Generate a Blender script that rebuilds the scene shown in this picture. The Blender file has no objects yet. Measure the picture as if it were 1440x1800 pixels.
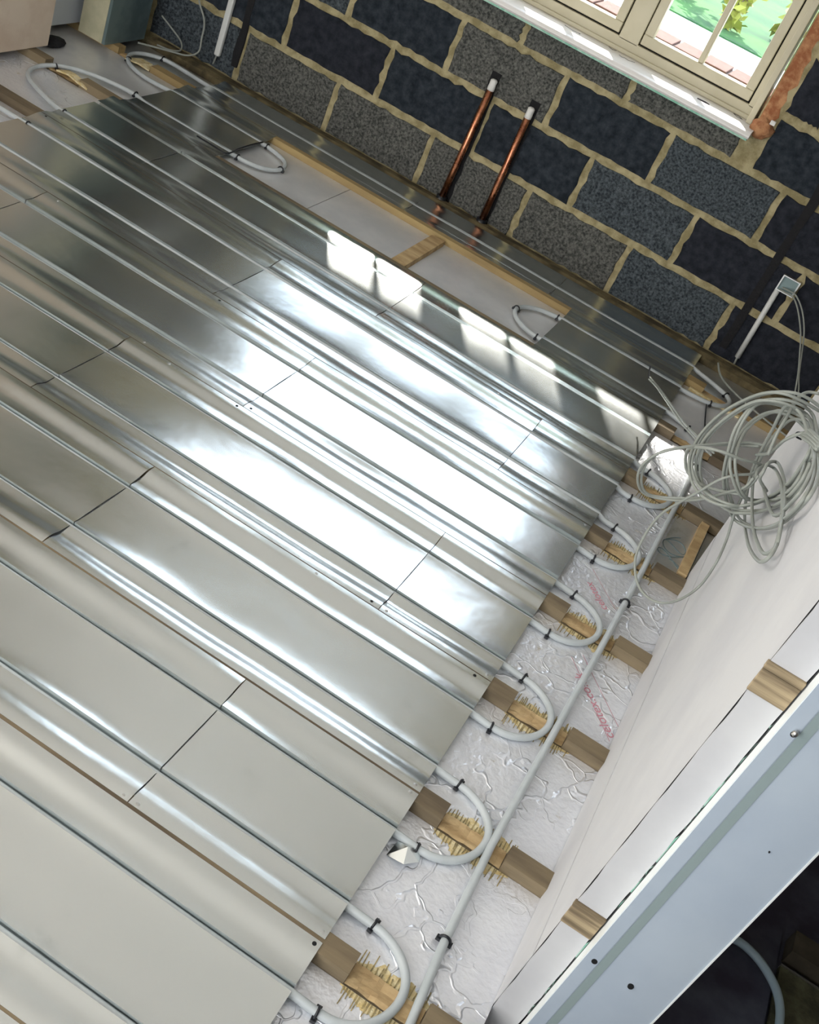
import bpy, bmesh, math, random
from mathutils import Vector, Matrix, noise
S = bpy.context.scene
C = S.collection
R = random.Random(7)

# ------------------------------------------------------------------ camera
cam = bpy.data.cameras.new('camera'); cam.sensor_fit = 'HORIZONTAL'; cam.sensor_width = 36
cam.lens = 2029.23 / 1440 * 36; cam.clip_start = .02; cam.clip_end = 300
co = bpy.data.objects.new('camera', cam); C.objects.link(co); S.camera = co
rt = Vector((0.83971573, 0.40754619, 0.3588643)); dn = Vector((0.52208633, -0.42416269, -0.73994046))
fw = Vector((-0.14934307, 0.80869779, -0.56895038))
m = Matrix.Identity(4)
for i in range(3):
    m[i][0] = rt[i]; m[i][1] = -dn[i]; m[i][2] = -fw[i]
m[2][3] = 1.685
co.matrix_world = m

# ------------------------------------------------------------------ light
S.view_settings.view_transform = 'Standard'; S.view_settings.look = 'None'
S.view_settings.gamma = 1; S.view_settings.use_curve_mapping = False
S.view_settings.exposure = 0.07
w = bpy.data.worlds.new('sky'); S.world = w; w.use_nodes = True
nt = w.node_tree; bg = nt.nodes['Background']
bg.inputs[0].default_value = (.75, .86, 1, 1); bg.inputs[1].default_value = 5.8
sl = bpy.data.lights.new('sun', 'SUN'); sl.energy = 16; sl.angle = math.radians(1.2); sl.color = (1, .95, .86)
so = bpy.data.objects.new('sun', sl); C.objects.link(so); so.location = (-3, 8, 6)
so.rotation_euler = Vector((.50, -.92, -.96)).to_track_quat('-Z', 'Y').to_euler()
def area(name, loc, d, sx, sy, e, col):
    l = bpy.data.lights.new(name, 'AREA'); l.shape = 'RECTANGLE'; l.size = sx; l.size_y = sy; l.energy = e; l.color = col
    o = bpy.data.objects.new(name, l); C.objects.link(o); o.location = loc
    o.rotation_euler = Vector(d).to_track_quat('-Z', 'Y').to_euler()
area('rear_fill_area', (-1.2, -1.5, 1.35), (0, 1, -.05), 2.4, 1.6, 80, (.95, .97, 1))  # added fill lamp behind the camera; the rear wall has no opening
area('left_fill_area', (-2.66, .7, 1.45), (1, .1, -.1), 1.6, 1.2, 38, (1, .97, .92))  # added fill lamp in front of the solid left wall

# ------------------------------------------------------------------ materials
MATS = {}
def mat(name, col, rough=.6, metal=0, col2=None, nscale=8, contrast=(.4, .6), bump=0, bscale=60, rvar=0, spec=.5, emit=0,
        stretch=None, bdist=.01, detail=6):
    m = bpy.data.materials.new(name); m.use_nodes = True; t = m.node_tree; b = t.nodes['Principled BSDF']; MATS[name] = m
    b.inputs['Base Color'].default_value = (*col, 1); b.inputs['Roughness'].default_value = rough
    b.inputs['Metallic'].default_value = metal; b.inputs['Specular IOR Level'].default_value = spec
    g = t.nodes.new('ShaderNodeNewGeometry'); mp = t.nodes.new('ShaderNodeMapping')
    t.links.new(g.outputs['Position'], mp.inputs[0])
    if stretch: mp.inputs['Scale'].default_value = stretch
    def nz(sc, det=detail):
        n = t.nodes.new('ShaderNodeTexNoise'); n.inputs['Scale'].default_value = sc; n.inputs['Detail'].default_value = det
        n.inputs['Roughness'].default_value = .6; t.links.new(mp.outputs[0], n.inputs['Vector']); return n
    if col2:
        n = nz(nscale); r = t.nodes.new('ShaderNodeValToRGB')
        r.color_ramp.elements[0].position = contrast[0]; r.color_ramp.elements[1].position = contrast[1]
        r.color_ramp.elements[0].color = (*col, 1); r.color_ramp.elements[1].color = (*col2, 1)
        t.links.new(n.outputs[0], r.inputs[0]); t.links.new(r.outputs[0], b.inputs['Base Color'])
    if rvar:
        n = nz(nscale * 1.7); mr = t.nodes.new('ShaderNodeMapRange')
        mr.inputs['From Min'].default_value = .15; mr.inputs['From Max'].default_value = .85
        mr.inputs['To Min'].default_value = rough - rvar; mr.inputs['To Max'].default_value = rough + rvar
        t.links.new(n.outputs[0], mr.inputs[0]); t.links.new(mr.outputs[0], b.inputs['Roughness'])
    if bump:
        n = nz(bscale); bp = t.nodes.new('ShaderNodeBump'); bp.inputs['Strength'].default_value = bump
        bp.inputs['Distance'].default_value = bdist
        t.links.new(n.outputs[0], bp.inputs['Height']); t.links.new(bp.outputs[0], b.inputs['Normal'])
    if emit:
        b.inputs['Emission Color'].default_value = (*col, 1); b.inputs['Emission Strength'].default_value = emit
    return m
mat('aluminium', (.76, .81, .81), .25, 1, col2=(.82, .85, .85), nscale=3, contrast=(.1, .9), bump=.12, bscale=7, rvar=.02, bdist=.01, detail=3)
mat('foil', (.80, .82, .87), .34, .55, col2=(.86, .88, .92), nscale=9, rvar=.08)
def foil_creases():
    m = MATS['foil']; t = m.node_tree; b = t.nodes['Principled BSDF']; g = t.nodes.new('ShaderNodeNewGeometry')
    n = t.nodes.new('ShaderNodeTexNoise'); n.inputs['Scale'].default_value = 7; n.inputs['Detail'].default_value = 3
    t.links.new(g.outputs['Position'], n.inputs['Vector'])
    mx = t.nodes.new('ShaderNodeMixRGB'); mx.blend_type = 'ADD'; mx.inputs[0].default_value = .30
    t.links.new(g.outputs['Position'], mx.inputs[1]); t.links.new(n.outputs['Color'], mx.inputs[2])
    v = t.nodes.new('ShaderNodeTexVoronoi'); v.feature = 'DISTANCE_TO_EDGE'; v.inputs['Scale'].default_value = 9
    t.links.new(mx.outputs[0], v.inputs['Vector'])
    r = t.nodes.new('ShaderNodeMapRange'); r.inputs['From Max'].default_value = .05; t.links.new(v.outputs['Distance'], r.inputs[0])
    mk = t.nodes.new('ShaderNodeTexNoise'); mk.inputs['Scale'].default_value = 4.5; mk.inputs['Detail'].default_value = 2; t.links.new(g.outputs['Position'], mk.inputs['Vector'])
    mr = t.nodes.new('ShaderNodeMapRange'); mr.inputs['From Min'].default_value = .42; mr.inputs['From Max'].default_value = .60; mr.inputs['To Min'].default_value = 1; mr.inputs['To Max'].default_value = 0
    t.links.new(mk.outputs[0], mr.inputs[0])
    mx2 = t.nodes.new('ShaderNodeMath'); mx2.operation = 'MAXIMUM'; t.links.new(r.outputs[0], mx2.inputs[0]); t.links.new(mr.outputs[0], mx2.inputs[1])
    f = t.nodes.new('ShaderNodeTexNoise'); f.inputs['Scale'].default_value = 70; t.links.new(g.outputs['Position'], f.inputs['Vector'])
    m2 = t.nodes.new('ShaderNodeMath'); m2.operation = 'MULTIPLY_ADD'; m2.inputs[1].default_value = .6
    t.links.new(f.outputs[0], m2.inputs[0]); t.links.new(mx2.outputs[0], m2.inputs[2])
    bp = t.nodes.new('ShaderNodeBump'); bp.inputs['Strength'].default_value = .62; bp.inputs['Distance'].default_value = .006; bp.invert = True
    t.links.new(m2.outputs[0], bp.inputs['Height']); t.links.new(bp.outputs[0], b.inputs['Normal'])
foil_creases()
def stains(name, tan, lo, hi, sc):
    m = MATS[name]; t = m.node_tree; b = t.nodes['Principled BSDF']; g = t.nodes.new('ShaderNodeNewGeometry')
    src = b.inputs['Base Color'].links[0].from_socket
    n = t.nodes.new('ShaderNodeTexNoise'); n.inputs['Scale'].default_value = sc; n.inputs['Detail'].default_value = 8; n.inputs['Roughness'].default_value = .7
    t.links.new(g.outputs['Position'], n.inputs['Vector'])
    r = t.nodes.new('ShaderNodeMapRange'); r.inputs['From Min'].default_value = lo; r.inputs['From Max'].default_value = hi
    t.links.new(n.outputs[0], r.inputs[0])
    mx = t.nodes.new('ShaderNodeMixRGB'); mx.inputs[2].default_value = (*tan, 1)
    t.links.new(r.outputs[0], mx.inputs[0]); t.links.new(src, mx.inputs[1]); t.links.new(mx.outputs[0], b.inputs['Base Color'])
stains('foil', (.52, .44, .30), .64, .76, 11)
mat('plain_foil', (.66, .68, .68), .38, .85, col2=(.76, .77, .76), nscale=7, rvar=.08, bump=.2, bscale=40, bdist=.004)
stains('plain_foil', (.40, .40, .34), .54, .72, 7)
mat('pale_foil', (.70, .71, .72), .36, .45, col2=(.78, .78, .78), nscale=7, rvar=.06, bump=.2, bscale=50, bdist=.003)
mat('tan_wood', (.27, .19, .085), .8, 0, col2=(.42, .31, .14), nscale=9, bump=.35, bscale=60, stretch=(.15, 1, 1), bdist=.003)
mat('foam', (.62, .48, .22), .95, 0, col2=(.75, .66, .42), nscale=60, bump=.6, bscale=90)
mat('foam_slit', (.20, .16, .08), .95, 0, col2=(.42, .33, .15), nscale=90)
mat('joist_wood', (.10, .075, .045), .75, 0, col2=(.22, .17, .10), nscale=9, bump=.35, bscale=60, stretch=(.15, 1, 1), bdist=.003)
mat('raw_wood', (.36, .24, .11), .8, 0, col2=(.55, .40, .21), nscale=24, bump=.5, bscale=60, stretch=(.3, 1, 1), bdist=.004)
mat('packer_wood', (.18, .135, .08), .75, 0, col2=(.42, .33, .20), nscale=14, stretch=(.25, 1, 5), bump=.2, bdist=.003)
mat('wall_plate_wood', (.055, .043, .020), .9, 0, col2=(.16, .125, .06), nscale=12, bump=.5, bscale=50)
mat('pipe_plastic', (.43, .47, .48), .38, 0, col2=(.49, .53, .54), nscale=12)
mat('cable_plastic', (.27, .29, .26), .42)
mat('conduit_plastic', (.66, .68, .66), .45)
mat('black_plastic', (.008, .010, .014), .35)
mat('copper', (.62, .27, .15), .28, 1, col2=(.36, .14, .08), nscale=22, rvar=.08)
mat('white_tape', (.75, .75, .72), .6, bump=.4, bscale=90)
mat('plasterboard', (.54, .545, .56), .7, 0, col2=(.60, .605, .61), nscale=3, bump=.03, bscale=40)
mat('board_edge', (.80, .80, .79), .6)
mat('green_core', (.22, .48, .36), .8, 0, col2=(.42, .62, .52), nscale=60)
mat('lining_shaded', (.40, .47, .55), .45, 0, col2=(.44, .51, .58), nscale=3)  # white lining, with the shade on its doorway face put into the colour
mat('grey_green', (.27, .34, .34), .5)
mat('lining_lit_edge', (.80, .84, .83), .5)  # same white lining, lit tone of its edge put into the colour
mat('pink_plaster', (.52, .41, .31), .85, 0, col2=(.60, .50, .39), nscale=6, bump=.15, bscale=30)
mat('blue_board', (.52, .56, .60), .7)
mat('box_cream', (.50, .47, .32), .8, 0, col2=(.42, .40, .27), nscale=12)
mat('squiggle_ink', (.12, .17, .18), .6)
mat('box_foil', (.20, .27, .27), .45, .5, col2=(.11, .16, .18), nscale=4)
mat('mortar', (.26, .22, .11), .95, 0, col2=(.44, .38, .22), nscale=18, bump=.9, bscale=45, bdist=.012)
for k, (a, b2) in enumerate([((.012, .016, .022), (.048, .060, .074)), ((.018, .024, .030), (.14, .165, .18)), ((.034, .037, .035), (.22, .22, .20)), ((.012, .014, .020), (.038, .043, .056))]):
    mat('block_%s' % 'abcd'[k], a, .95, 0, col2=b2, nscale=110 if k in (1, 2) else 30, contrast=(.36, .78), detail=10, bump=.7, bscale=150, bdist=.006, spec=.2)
mat('orange_brick', (.30, .11, .045), .95, 0, col2=(.52, .27, .13), nscale=24, bump=.8, bscale=50)
mat('cream_paint', (.50, .46, .32), .45, 0, col2=(.54, .50, .36), nscale=6)
mat('sill_paint', (.74, .72, .69), .35, 0, col2=(.78, .76, .74), nscale=6)
mat('gap_black', (.004, .005, .006), .9)
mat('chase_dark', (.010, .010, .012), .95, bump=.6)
mat('outer_brick', (.10, .045, .033), .9, 0, col2=(.13, .065, .05), nscale=30)
mat('pale_mortar', (.25, .22, .20), .9)
mat('paving', (.75, .74, .72), .9, 0, col2=(.82, .80, .78), nscale=2)
mat('grass', (.008, .060, .015), .95, 0, col2=(.03, .13, .02), nscale=1.5)
mat('leaf_green', (.03, .10, .02), .6); mat('leaf_yellow', (.20, .22, .02), .6); mat('leaf_grey', (.12, .16, .15), .6)
mat('bark', (.10, .07, .05), .9)
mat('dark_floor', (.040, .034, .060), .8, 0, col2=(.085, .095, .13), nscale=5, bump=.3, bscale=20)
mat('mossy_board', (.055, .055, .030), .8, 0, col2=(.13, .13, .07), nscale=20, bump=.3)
mat('dark_timber', (.055, .045, .030), .85, 0, col2=(.09, .075, .05), nscale=10)
mat('blue_pipe', (.42, .55, .62), .4)
mat('pink_ink', (.55, .25, .30), .8)
mat('steel', (.6, .6, .58), .35, 1)
stains('aluminium', (.52, .56, .55), .60, .85, 4)
mat('ceiling_white', (.82, .79, .74), .8)
mat('room_wall', (.66, .63, .58), .85)
mat('pencil', (.05, .045, .05), .8)
def glass():
    m = bpy.data.materials.new('window_glass'); m.use_nodes = True; t = m.node_tree; MATS['glass'] = m
    b = t.nodes['Principled BSDF']; t.nodes.remove(b); o = t.nodes['Material Output']
    tr = t.nodes.new('ShaderNodeBsdfTransparent'); gl = t.nodes.new('ShaderNodeBsdfGlossy'); gl.inputs['Roughness'].default_value = .02
    mx = t.nodes.new('ShaderNodeMixShader'); mx.inputs[0].default_value = .05
    t.links.new(tr.outputs[0], mx.inputs[1]); t.links.new(gl.outputs[0], mx.inputs[2]); t.links.new(mx.outputs[0], o.inputs[0])
glass()
def img(name):
    return MATS[name]

# ------------------------------------------------------------------ mesh helpers
class MB:
    def __init__(s): s.v = []; s.f = []
    def add(s, vs, fs):
        n = len(s.v); s.v += [tuple(v) for v in vs]; s.f += [tuple(i + n for i in f) for f in fs]; return s
    def box(s, x0, x1, y0, y1, z0, z1, j=0):
        q = [(x, y, z) for x in (x0, x1) for y in (y0, y1) for z in (z0, z1)]
        if j: q = [tuple(c + R.uniform(-j, j) for c in p) for p in q]
        return s.add(q, [(0, 1, 3, 2), (4, 6, 7, 5), (0, 4, 5, 1), (2, 3, 7, 6), (0, 2, 6, 4), (1, 5, 7, 3)])
    def prism(s, pts, axis, a, b):
        """closed outline pts (2D) extruded along axis between a and b"""
        def P(p, t): return {0: (t, p[0], p[1]), 1: (p[0], t, p[1]), 2: (p[0], p[1], t)}[axis]
        n = len(pts); vs = [P(p, a) for p in pts] + [P(p, b) for p in pts]
        fs = [(i, (i + 1) % n, n + (i + 1) % n, n + i) for i in range(n)] + [tuple(range(n))[::-1], tuple(range(n, 2 * n))]
        return s.add(vs, fs)
    def tube(s, path, r, n=10, cap=True):
        P = [Vector(p) for p in path]; rings = []; up = None
        for i, p in enumerate(P):
            t = (P[min(i + 1, len(P) - 1)] - P[max(i - 1, 0)]).normalized()
            if up is None: up = Vector((0, 0, 1)) if abs(t.z) < .9 else Vector((1, 0, 0))
            a = t.cross(up)
            if a.length < 1e-4: a = t.orthogonal()
            a.normalize(); b = a.cross(t).normalized(); up = b
            rr = r[i] if isinstance(r, list) else r
            rings.append([p + (a * math.cos(k * 2 * math.pi / n) + b * math.sin(k * 2 * math.pi / n)) * rr for k in range(n)])
        vs = [v for ring in rings for v in ring]; fs = []
        for i in range(len(P) - 1):
            for k in range(n): fs.append((i * n + k, i * n + (k + 1) % n, (i + 1) * n + (k + 1) % n, (i + 1) * n + k))
        if cap: fs += [tuple(range(n)), tuple(range((len(P) - 1) * n, len(P) * n))[::-1]]
        return s.add(vs, fs)
def spline(pts, n=6):
    P = [Vector(p) for p in pts]; P = [P[0] * 2 - P[1]] + P + [P[-1] * 2 - P[-2]]; out = []
    for i in range(1, len(P) - 2):
        a, b, c, d = P[i - 1:i + 3]
        for k in range(n):
            t = k / n; out.append(.5 * ((2 * b) + (c - a) * t + (2 * a - 5 * b + 4 * c - d) * t * t + (3 * b - a - 3 * c + d) * t ** 3))
    out.append(P[-2]); return out
def wloc(o): return Vector(o['_w']) if '_w' in o else Vector((0, 0, 0))
def tag(o, label=None, cat=None, group=None, kind=None):
    if label: o['label'] = label
    if cat: o['category'] = cat
    if group: o['group'] = group
    if kind: o['kind'] = kind
    return o
def obj(name, mb, m, parent=None, smooth=False, bevel=0, solid=0, **kw):
    xs = [v[0] for v in mb.v]; ys = [v[1] for v in mb.v]; zs = [v[2] for v in mb.v]
    w = Vector(((min(xs) + max(xs)) / 2, (min(ys) + max(ys)) / 2, min(zs)))
    me = bpy.data.meshes.new(name); me.from_pydata([tuple(Vector(v) - w) for v in mb.v], [], mb.f); me.update()
    bm = bmesh.new(); bm.from_mesh(me); bmesh.ops.recalc_face_normals(bm, faces=bm.faces); bm.to_mesh(me); bm.free()
    me.materials.append(MATS[m])
    if smooth:
        for p in me.polygons: p.use_smooth = True
    o = bpy.data.objects.new(name, me); C.objects.link(o); o['_w'] = tuple(w)
    if parent: o.parent = parent; o.location = w - wloc(parent)
    else: o.location = w
    if bevel:
        b = o.modifiers.new('b', 'BEVEL'); b.width = bevel; b.segments = 2; b.limit_method = 'ANGLE'
    if solid:
        b = o.modifiers.new('s', 'SOLIDIFY'); b.thickness = solid; b.offset = 0
        b = o.modifiers.new('e', 'EDGE_SPLIT'); b.split_angle = math.radians(38)
    return tag(o, **kw)
def empty(name, loc, **kw):
    o = bpy.data.objects.new(name, None); C.objects.link(o); o.location = loc; o['_w'] = tuple(loc); o.empty_display_size = .05
    return tag(o, **kw)
def finish():
    for o in bpy.data.objects:
        if '_w' in o: del o['_w']
# the floor is not quite square: the far-left runs drift slightly towards the block wall
HY = [(2.5, 0), (2.9, .035), (3.1, .05), (3.3, .06), (3.5, .055), (3.65, .035), (4.0, .025), (4.2, .03), (4.4, .0)]
def sk(x, y):
    s = max(0, min(1.1, (-x - .3) / 2.0))
    if y <= 2.5 or y >= 4.4: return y
    for (a, p), (b, q) in zip(HY, HY[1:]):
        if a <= y <= b: return y + s * (p + (q - p) * (y - a) / (b - a))
    return y

# ------------------------------------------------------------------ block wall (far)
YW = 4.43; WX0, WX1, WZ0, WZ1 = -1.975, -.305, .785, 1.985
wall = MB()
for b in [(-3.6, WX0, -.3, 2.4), (WX1, 1.9, -.3, 2.4), (WX0, WX1, -.3, WZ0 - .025), (WX0, WX1, WZ1, 2.4)]:
    wall.box(b[0], b[1], YW + .006, YW + .14, b[2], b[3])
wall = obj('wall_far', wall, 'mortar', kind='structure')
def block(x0, x1, z0, z1, m):
    mb = MB(); n = 14; nz_ = 7; out = []
    sd = R.uniform(0, 50)
    dx = lambda: -.004 + .010 * noise.noise(Vector((sd + len(out) * .9, 3.1, 0)))
    for i in range(n): out.append((x0 + (x1 - x0) * i / n + (-dx() if i == 0 else 0), z0 - dx()))
    for i in range(nz_): out.append((x1 + dx(), z0 + (z1 - z0) * i / nz_))
    for i in range(n): out.append((x1 - (x1 - x0) * i / n, z1 + dx()))
    for i in range(nz_): out.append((x0 - dx(), z1 - (z1 - z0) * i / nz_))
    d = R.uniform(-.002, .003); cx = (x0 + x1) / 2; cz = (z0 + z1) / 2
    def rng(s, y): return [(cx + (p[0] - cx) * s, y, cz + (p[1] - cz) * s) for p in out]
    k = len(out); vs = rng(1, YW + .02) + rng(1, YW + .003 + d) + rng(.985, YW + d)
    fs = []
    for a in (0, k):
        for i in range(k): fs.append((a + i, a + (i + 1) % k, a + k + (i + 1) % k, a + k + i))
    fs.append(tuple(range(2 * k, 3 * k)))
    mb.add(vs, fs); obj('block', mb, m, wall)
courses = [(-.012, .198, -2.315), (.219, .425, -2.145), (.446, .645, -2.37), (.665, .86, -2.13), (.885, 1.085, -2.37), (1.11, 1.31, -2.13), (1.335, 1.535, -2.37)]
mk = ['block_c', 'block_a', 'block_a', 'block_d', 'block_d', 'block_a', 'block_d']
special = {(2, 2): 'block_c', (2, 3): 'block_a', (2, 4): 'block_b', (2, 5): 'block_d', (2, 1): 'block_a', (1, 0): 'block_d', (1, 1): 'block_a', (1, 2): 'block_a', (1, 3): 'block_b', (1, 4): 'block_d', (1, 5): 'block_d', (0, -1): 'block_b', (0, 0): 'block_c', (0, 1): 'block_c', (0, 2): 'block_c', (0, 3): 'block_c', (0, 4): 'block_b', (0, 5): 'block_d', (0, 6): 'block_d', (3, 0): 'block_c', (3, 1): 'block_c', (3, 2): 'block_c', (3, 3): 'block_c', (3, 4): 'block_a'}
for ci, (z0, z1, p0) in enumerate(courses):
    for k in range(-3, 9):
        x0 = p0 + k * .4555 + .009; x1 = x0 + .4375
        if x1 < -3.3 or x0 > 1.6: continue
        zz = z1
        mm = special.get((ci, k), R.choice([mk[ci], mk[ci], 'block_b']))
        if x1 > WX0 + .005 and x0 < WX1 + .055 and z1 > WZ0 - .03:
            if z0 < WZ0 - .06 and x0 < WX1 - .01: zz = WZ0 - .028
            elif x0 < WX0 and x1 <= WX1: x1 = WX0 - .012
            elif x1 > WX1 + .06: x0 = WX1 + .07
            else: continue
            if x1 - x0 < .05: continue
        block(x0, x1, z0, zz, mm)
# crumbled orange brick reveal beside the window and the lump at its foot
rev = MB(); pts = [(WX1 + .005, .80)]
zz = .80
while zz < 2.0: pts.append((WX1 + .055 + R.uniform(-.012, .012), zz)); zz += .03
pts.append((WX1 + .005, 2.0)); rev.prism(pts, 1, YW + .004, YW + .16); obj('brick_reveal', rev, 'orange_brick', wall)
lump = MB()
bm = bmesh.new(); bmesh.ops.create_icosphere(bm, subdivisions=3, radius=1)
for v in bm.verts:
    k = 1 + .28 * noise.noise(v.co * 2.1)
    v.co = Vector((WX1 + .032 + v.co.x * .042 * k, YW - .004 + v.co.y * .028 * k, .805 + v.co.z * .036 * k))
lump.add([v.co for v in bm.verts], [tuple(v.index for v in f.verts) for f in bm.faces]); bm.free()
obj('mortar_lump', lump, 'orange_brick', wall, smooth=True)
bead = MB().box(WX1 + .048, WX1 + .066, YW - .032, YW - .025, .835, .85); obj('corner_bead', bead, 'white_tape', wall)
# vertical chases cut for cables and pipes
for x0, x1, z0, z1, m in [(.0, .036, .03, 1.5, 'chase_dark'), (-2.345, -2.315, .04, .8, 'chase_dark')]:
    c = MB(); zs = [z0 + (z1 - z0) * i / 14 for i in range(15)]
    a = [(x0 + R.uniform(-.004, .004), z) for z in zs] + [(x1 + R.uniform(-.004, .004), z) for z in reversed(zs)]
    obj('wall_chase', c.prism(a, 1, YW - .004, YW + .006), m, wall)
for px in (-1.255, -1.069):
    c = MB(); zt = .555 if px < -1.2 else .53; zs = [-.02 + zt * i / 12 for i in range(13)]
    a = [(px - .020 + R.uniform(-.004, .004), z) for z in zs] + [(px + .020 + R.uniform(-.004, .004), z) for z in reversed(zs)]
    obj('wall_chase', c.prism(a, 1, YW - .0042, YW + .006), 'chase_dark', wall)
# outer leaf of the wall, with its brick sill
ol = MB()
for b in [(-3.6, WX0 - .02, -.3, 2.4), (WX1 + .03, 1.9, -.3, 2.4), (WX0 - .02, WX1 + .03, -.3, .79), (WX0 - .02, WX1 + .03, WZ1, 2.4)]:
    ol.box(b[0], b[1], 4.62, 4.74, b[2], b[3])
ol = obj('wall_outer', ol, 'outer_brick', kind='structure')
sb = MB().box(WX0 - .02, WX1 + .03, 4.62, 4.78, .79, .868); sb = obj('trim_1', sb, 'pale_mortar', kind='structure')
x = WX0
while x < WX1 - .05:
    obj('brick', MB().box(x, x + .104, 4.615, 4.79, .80, .879 + R.uniform(-.002, .002)), 'outer_brick', sb, bevel=.003); x += .114

# ------------------------------------------------------------------ window
win = MB(); YF = 4.52
win.box(WX0 + .01, WX1 - .012, YF - .0, YF + .07, .79, .838)                     # bottom rail
win.box(WX0 + .01, WX1 - .012, YF, YF + .07, 1.94, 1.985)
for a, b in [(WX0 + .01, -1.914), (-1.451, -1.371), (-.908, -.828), (-.365, WX1 - .012)]: win.box(a, b, YF, YF + .07, .83, 1.95)
win.box(WX0 + .01, WX1 - .012, YF - .012, YF + .001, .79, .806)
win.box(-.34, WX1 - .012, YF - .06, YF + .001, .79, 1.985)
win = obj('window_1', win, 'cream_paint', kind='structure', bevel=.003)
for a, b in [(-1.914, -1.451), (-1.371, -.908), (-.828, -.365)]:
    g = MB().box(a, b, YF + .012, YF + .06, .836, 1.942)
    obj('shadow_gap', MB().box(a + .0005, b - .0005, YF + .016, YF + .03, .8385, .8455).box(a + .0005, a + .005, YF + .016, YF + .03, .8385, 1.9395).box(b - .005, b - .0005, YF + .016, YF + .03, .8385, 1.9395), 'gap_black', win)
    s = MB()
    s.box(a + .005, b - .005, YF - .004, YF + .04, .8455, .884); s.box(a + .005, b - .005, YF - .004, YF + .04, 1.90, 1.935)
    s.box(a + .005, a + .040, YF - .004, YF + .04, .884, 1.90); s.box(b - .040, b - .005, YF - .004, YF + .04, .884, 1.90)
    s = obj('casement', s, 'cream_paint', win, bevel=.003)
    mid = (a + b) / 2 + .004
    obj('glazing_bar', MB().box(mid - .011, mid + .011, YF - .001, YF + .035, .884, 1.90), 'cream_paint', s, bevel=.004)
    for p, q in ((a + .04, mid - .011), (mid + .011, b - .04)):
        obj('glass_pane', MB().box(p, q, YF + .015, YF + .019, .884, 1.90), 'glass', s)
# sill board
sp = [(YF - .001, .790), (4.365, .790), (4.352, .786), (4.345, .778), (4.345, .772), (4.352, .765), (YF - .001, .765)]
sill = obj('trim_2', MB().prism(sp, 0, WX0 + .01, WX1 + .012), 'sill_paint', kind='structure', smooth=False)
obj('green_edge', MB().box(WX0 + .01, WX1 + .008, 4.356, YW + .003, .757, .7648), 'green_core', sill)
# pencil scribbles on the sill
def scrib(pts, r=.0012):
    mb = MB(); mb.tube([(x, y, .7902) for x, y in pts], r, 5); obj('pencil_mark', mb, 'pencil', sill)
scrib([(-1.10, 4.47), (-1.06, 4.455), (-1.03, 4.462), (-1.032, 4.452)])
scrib([(-.92, 4.50), (-.90, 4.485), (-.888, 4.50)])
scrib([(-.865, 4.462), (-.85, 4.448), (-.838, 4.46), (-.822, 4.45), (-.812, 4.462), (-.80, 4.468)])
scrib([(-.395, 4.50), (-.375, 4.475), (-.355, 4.478), (-.372, 4.498), (-.395, 4.50)])
scrib([(-.53, 4.432), (-.505, 4.428), (-.482, 4.432), (-.50, 4.44), (-.53, 4.432)], .003)

# ------------------------------------------------------------------ outside
obj('ground_outside', MB().box(-30, 30, 4.76, 12.4, -.4, -.22), 'paving', kind='structure')
obj('lawn', MB().box(-40, 40, 12.4, 60, -.4, -.205), 'grass', kind='stuff', label='green lawn beyond the pale paving outside the window', cat='lawn')
def shrub(x, y, h, r, m, label, n=420, upright=False):
    t = empty('garden_shrub', (x, y, -.2), label=label, cat='shrub')
    st = MB()
    for k in range(7):
        a = R.uniform(0, 6.3); l = h * R.uniform(.5, .8)
        st.tube([(x, y, -.2), (x + math.cos(a) * r * .25, y + math.sin(a) * r * .2, -.2 + l * .5), (x + math.cos(a) * r * .6, y + math.sin(a) * r * .5, -.2 + l)], [.02, .015, .006], 5)
    obj('stem', st, 'bark', t)
    lf = MB()
    for k in range(n):
        u = Vector((R.gauss(0, .45), R.gauss(0, .4), R.uniform(-.9, 1)))
        c = Vector((x + u.x * r, y + u.y * r, -.2 + h * (.5 + .5 * u.z))); s = R.uniform(.05, .11)
        a = Vector((R.uniform(-1, 1), R.uniform(-1, 1), R.uniform(-1, 1))).normalized(); b = a.orthogonal().normalized()
        lf.add([c - a * s, c + b * s * .5, c + a * s, c - b * s * .5], [(0, 1, 2), (0, 2, 3)])
    obj('foliage', lf, m, t, kind='stuff')
shrub(-2.35, 13.6, 1.5, .28, 'leaf_green', 'green leafy shrub seen through the left pane of the right casement', 260)
shrub(-1.62, 12.9, .8, .16, 'leaf_yellow', 'low yellow-green shrub near the glazing bar', 160)
shrub(-1.05, 13.6, 1.7, .24, 'leaf_yellow', 'tall yellow-flowered shrub behind the right pane', 260)
shrub(-.55, 12.8, 1.5, .20, 'leaf_grey', 'grey-leaved shrub at the right end of the bed beyond the paving', 260)
shrub(-3.6, 13.6, 1.6, .35, 'leaf_green', 'dark green shrub beyond the paving, behind the middle casement', 260)
# unseen tree-shaped sun blocker, added to keep the high sun off the room
tr = empty('sun_blocker', (-7.5, 10.2, -.19), label='unseen tree-shaped sun blocker added outside to shade the window', cat='sun blocker')
obj('blocker_trunk', MB().tube([(-7.5, 10.2, -.19), (-7.3, 10.2, 3.2), (-6.6, 10.3, 6.4), (-5.5, 10.4, 7.9)], [.22, .18, .13, .08], 9), 'bark', tr, smooth=True)
cr = MB()
for k in range(16):
    bm = bmesh.new(); bmesh.ops.create_icosphere(bm, subdivisions=3, radius=1)
    cx = -7.0 + k * .42; cz = 8.34 + R.uniform(-.08, .1); rz = 1.12 + R.uniform(-.02, .02)
    cr.add([(cx + v.co.x * 1.2, 10.4 + v.co.y * .3 * (1 + .2 * noise.noise(v.co * 3)), cz + rz * v.co.z * (1 + .10 * noise.noise(v.co * 3 + Vector((k, 0, 0))))) for v in bm.verts], [tuple(q.index for q in f.verts) for f in bm.faces]); bm.free()
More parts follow.
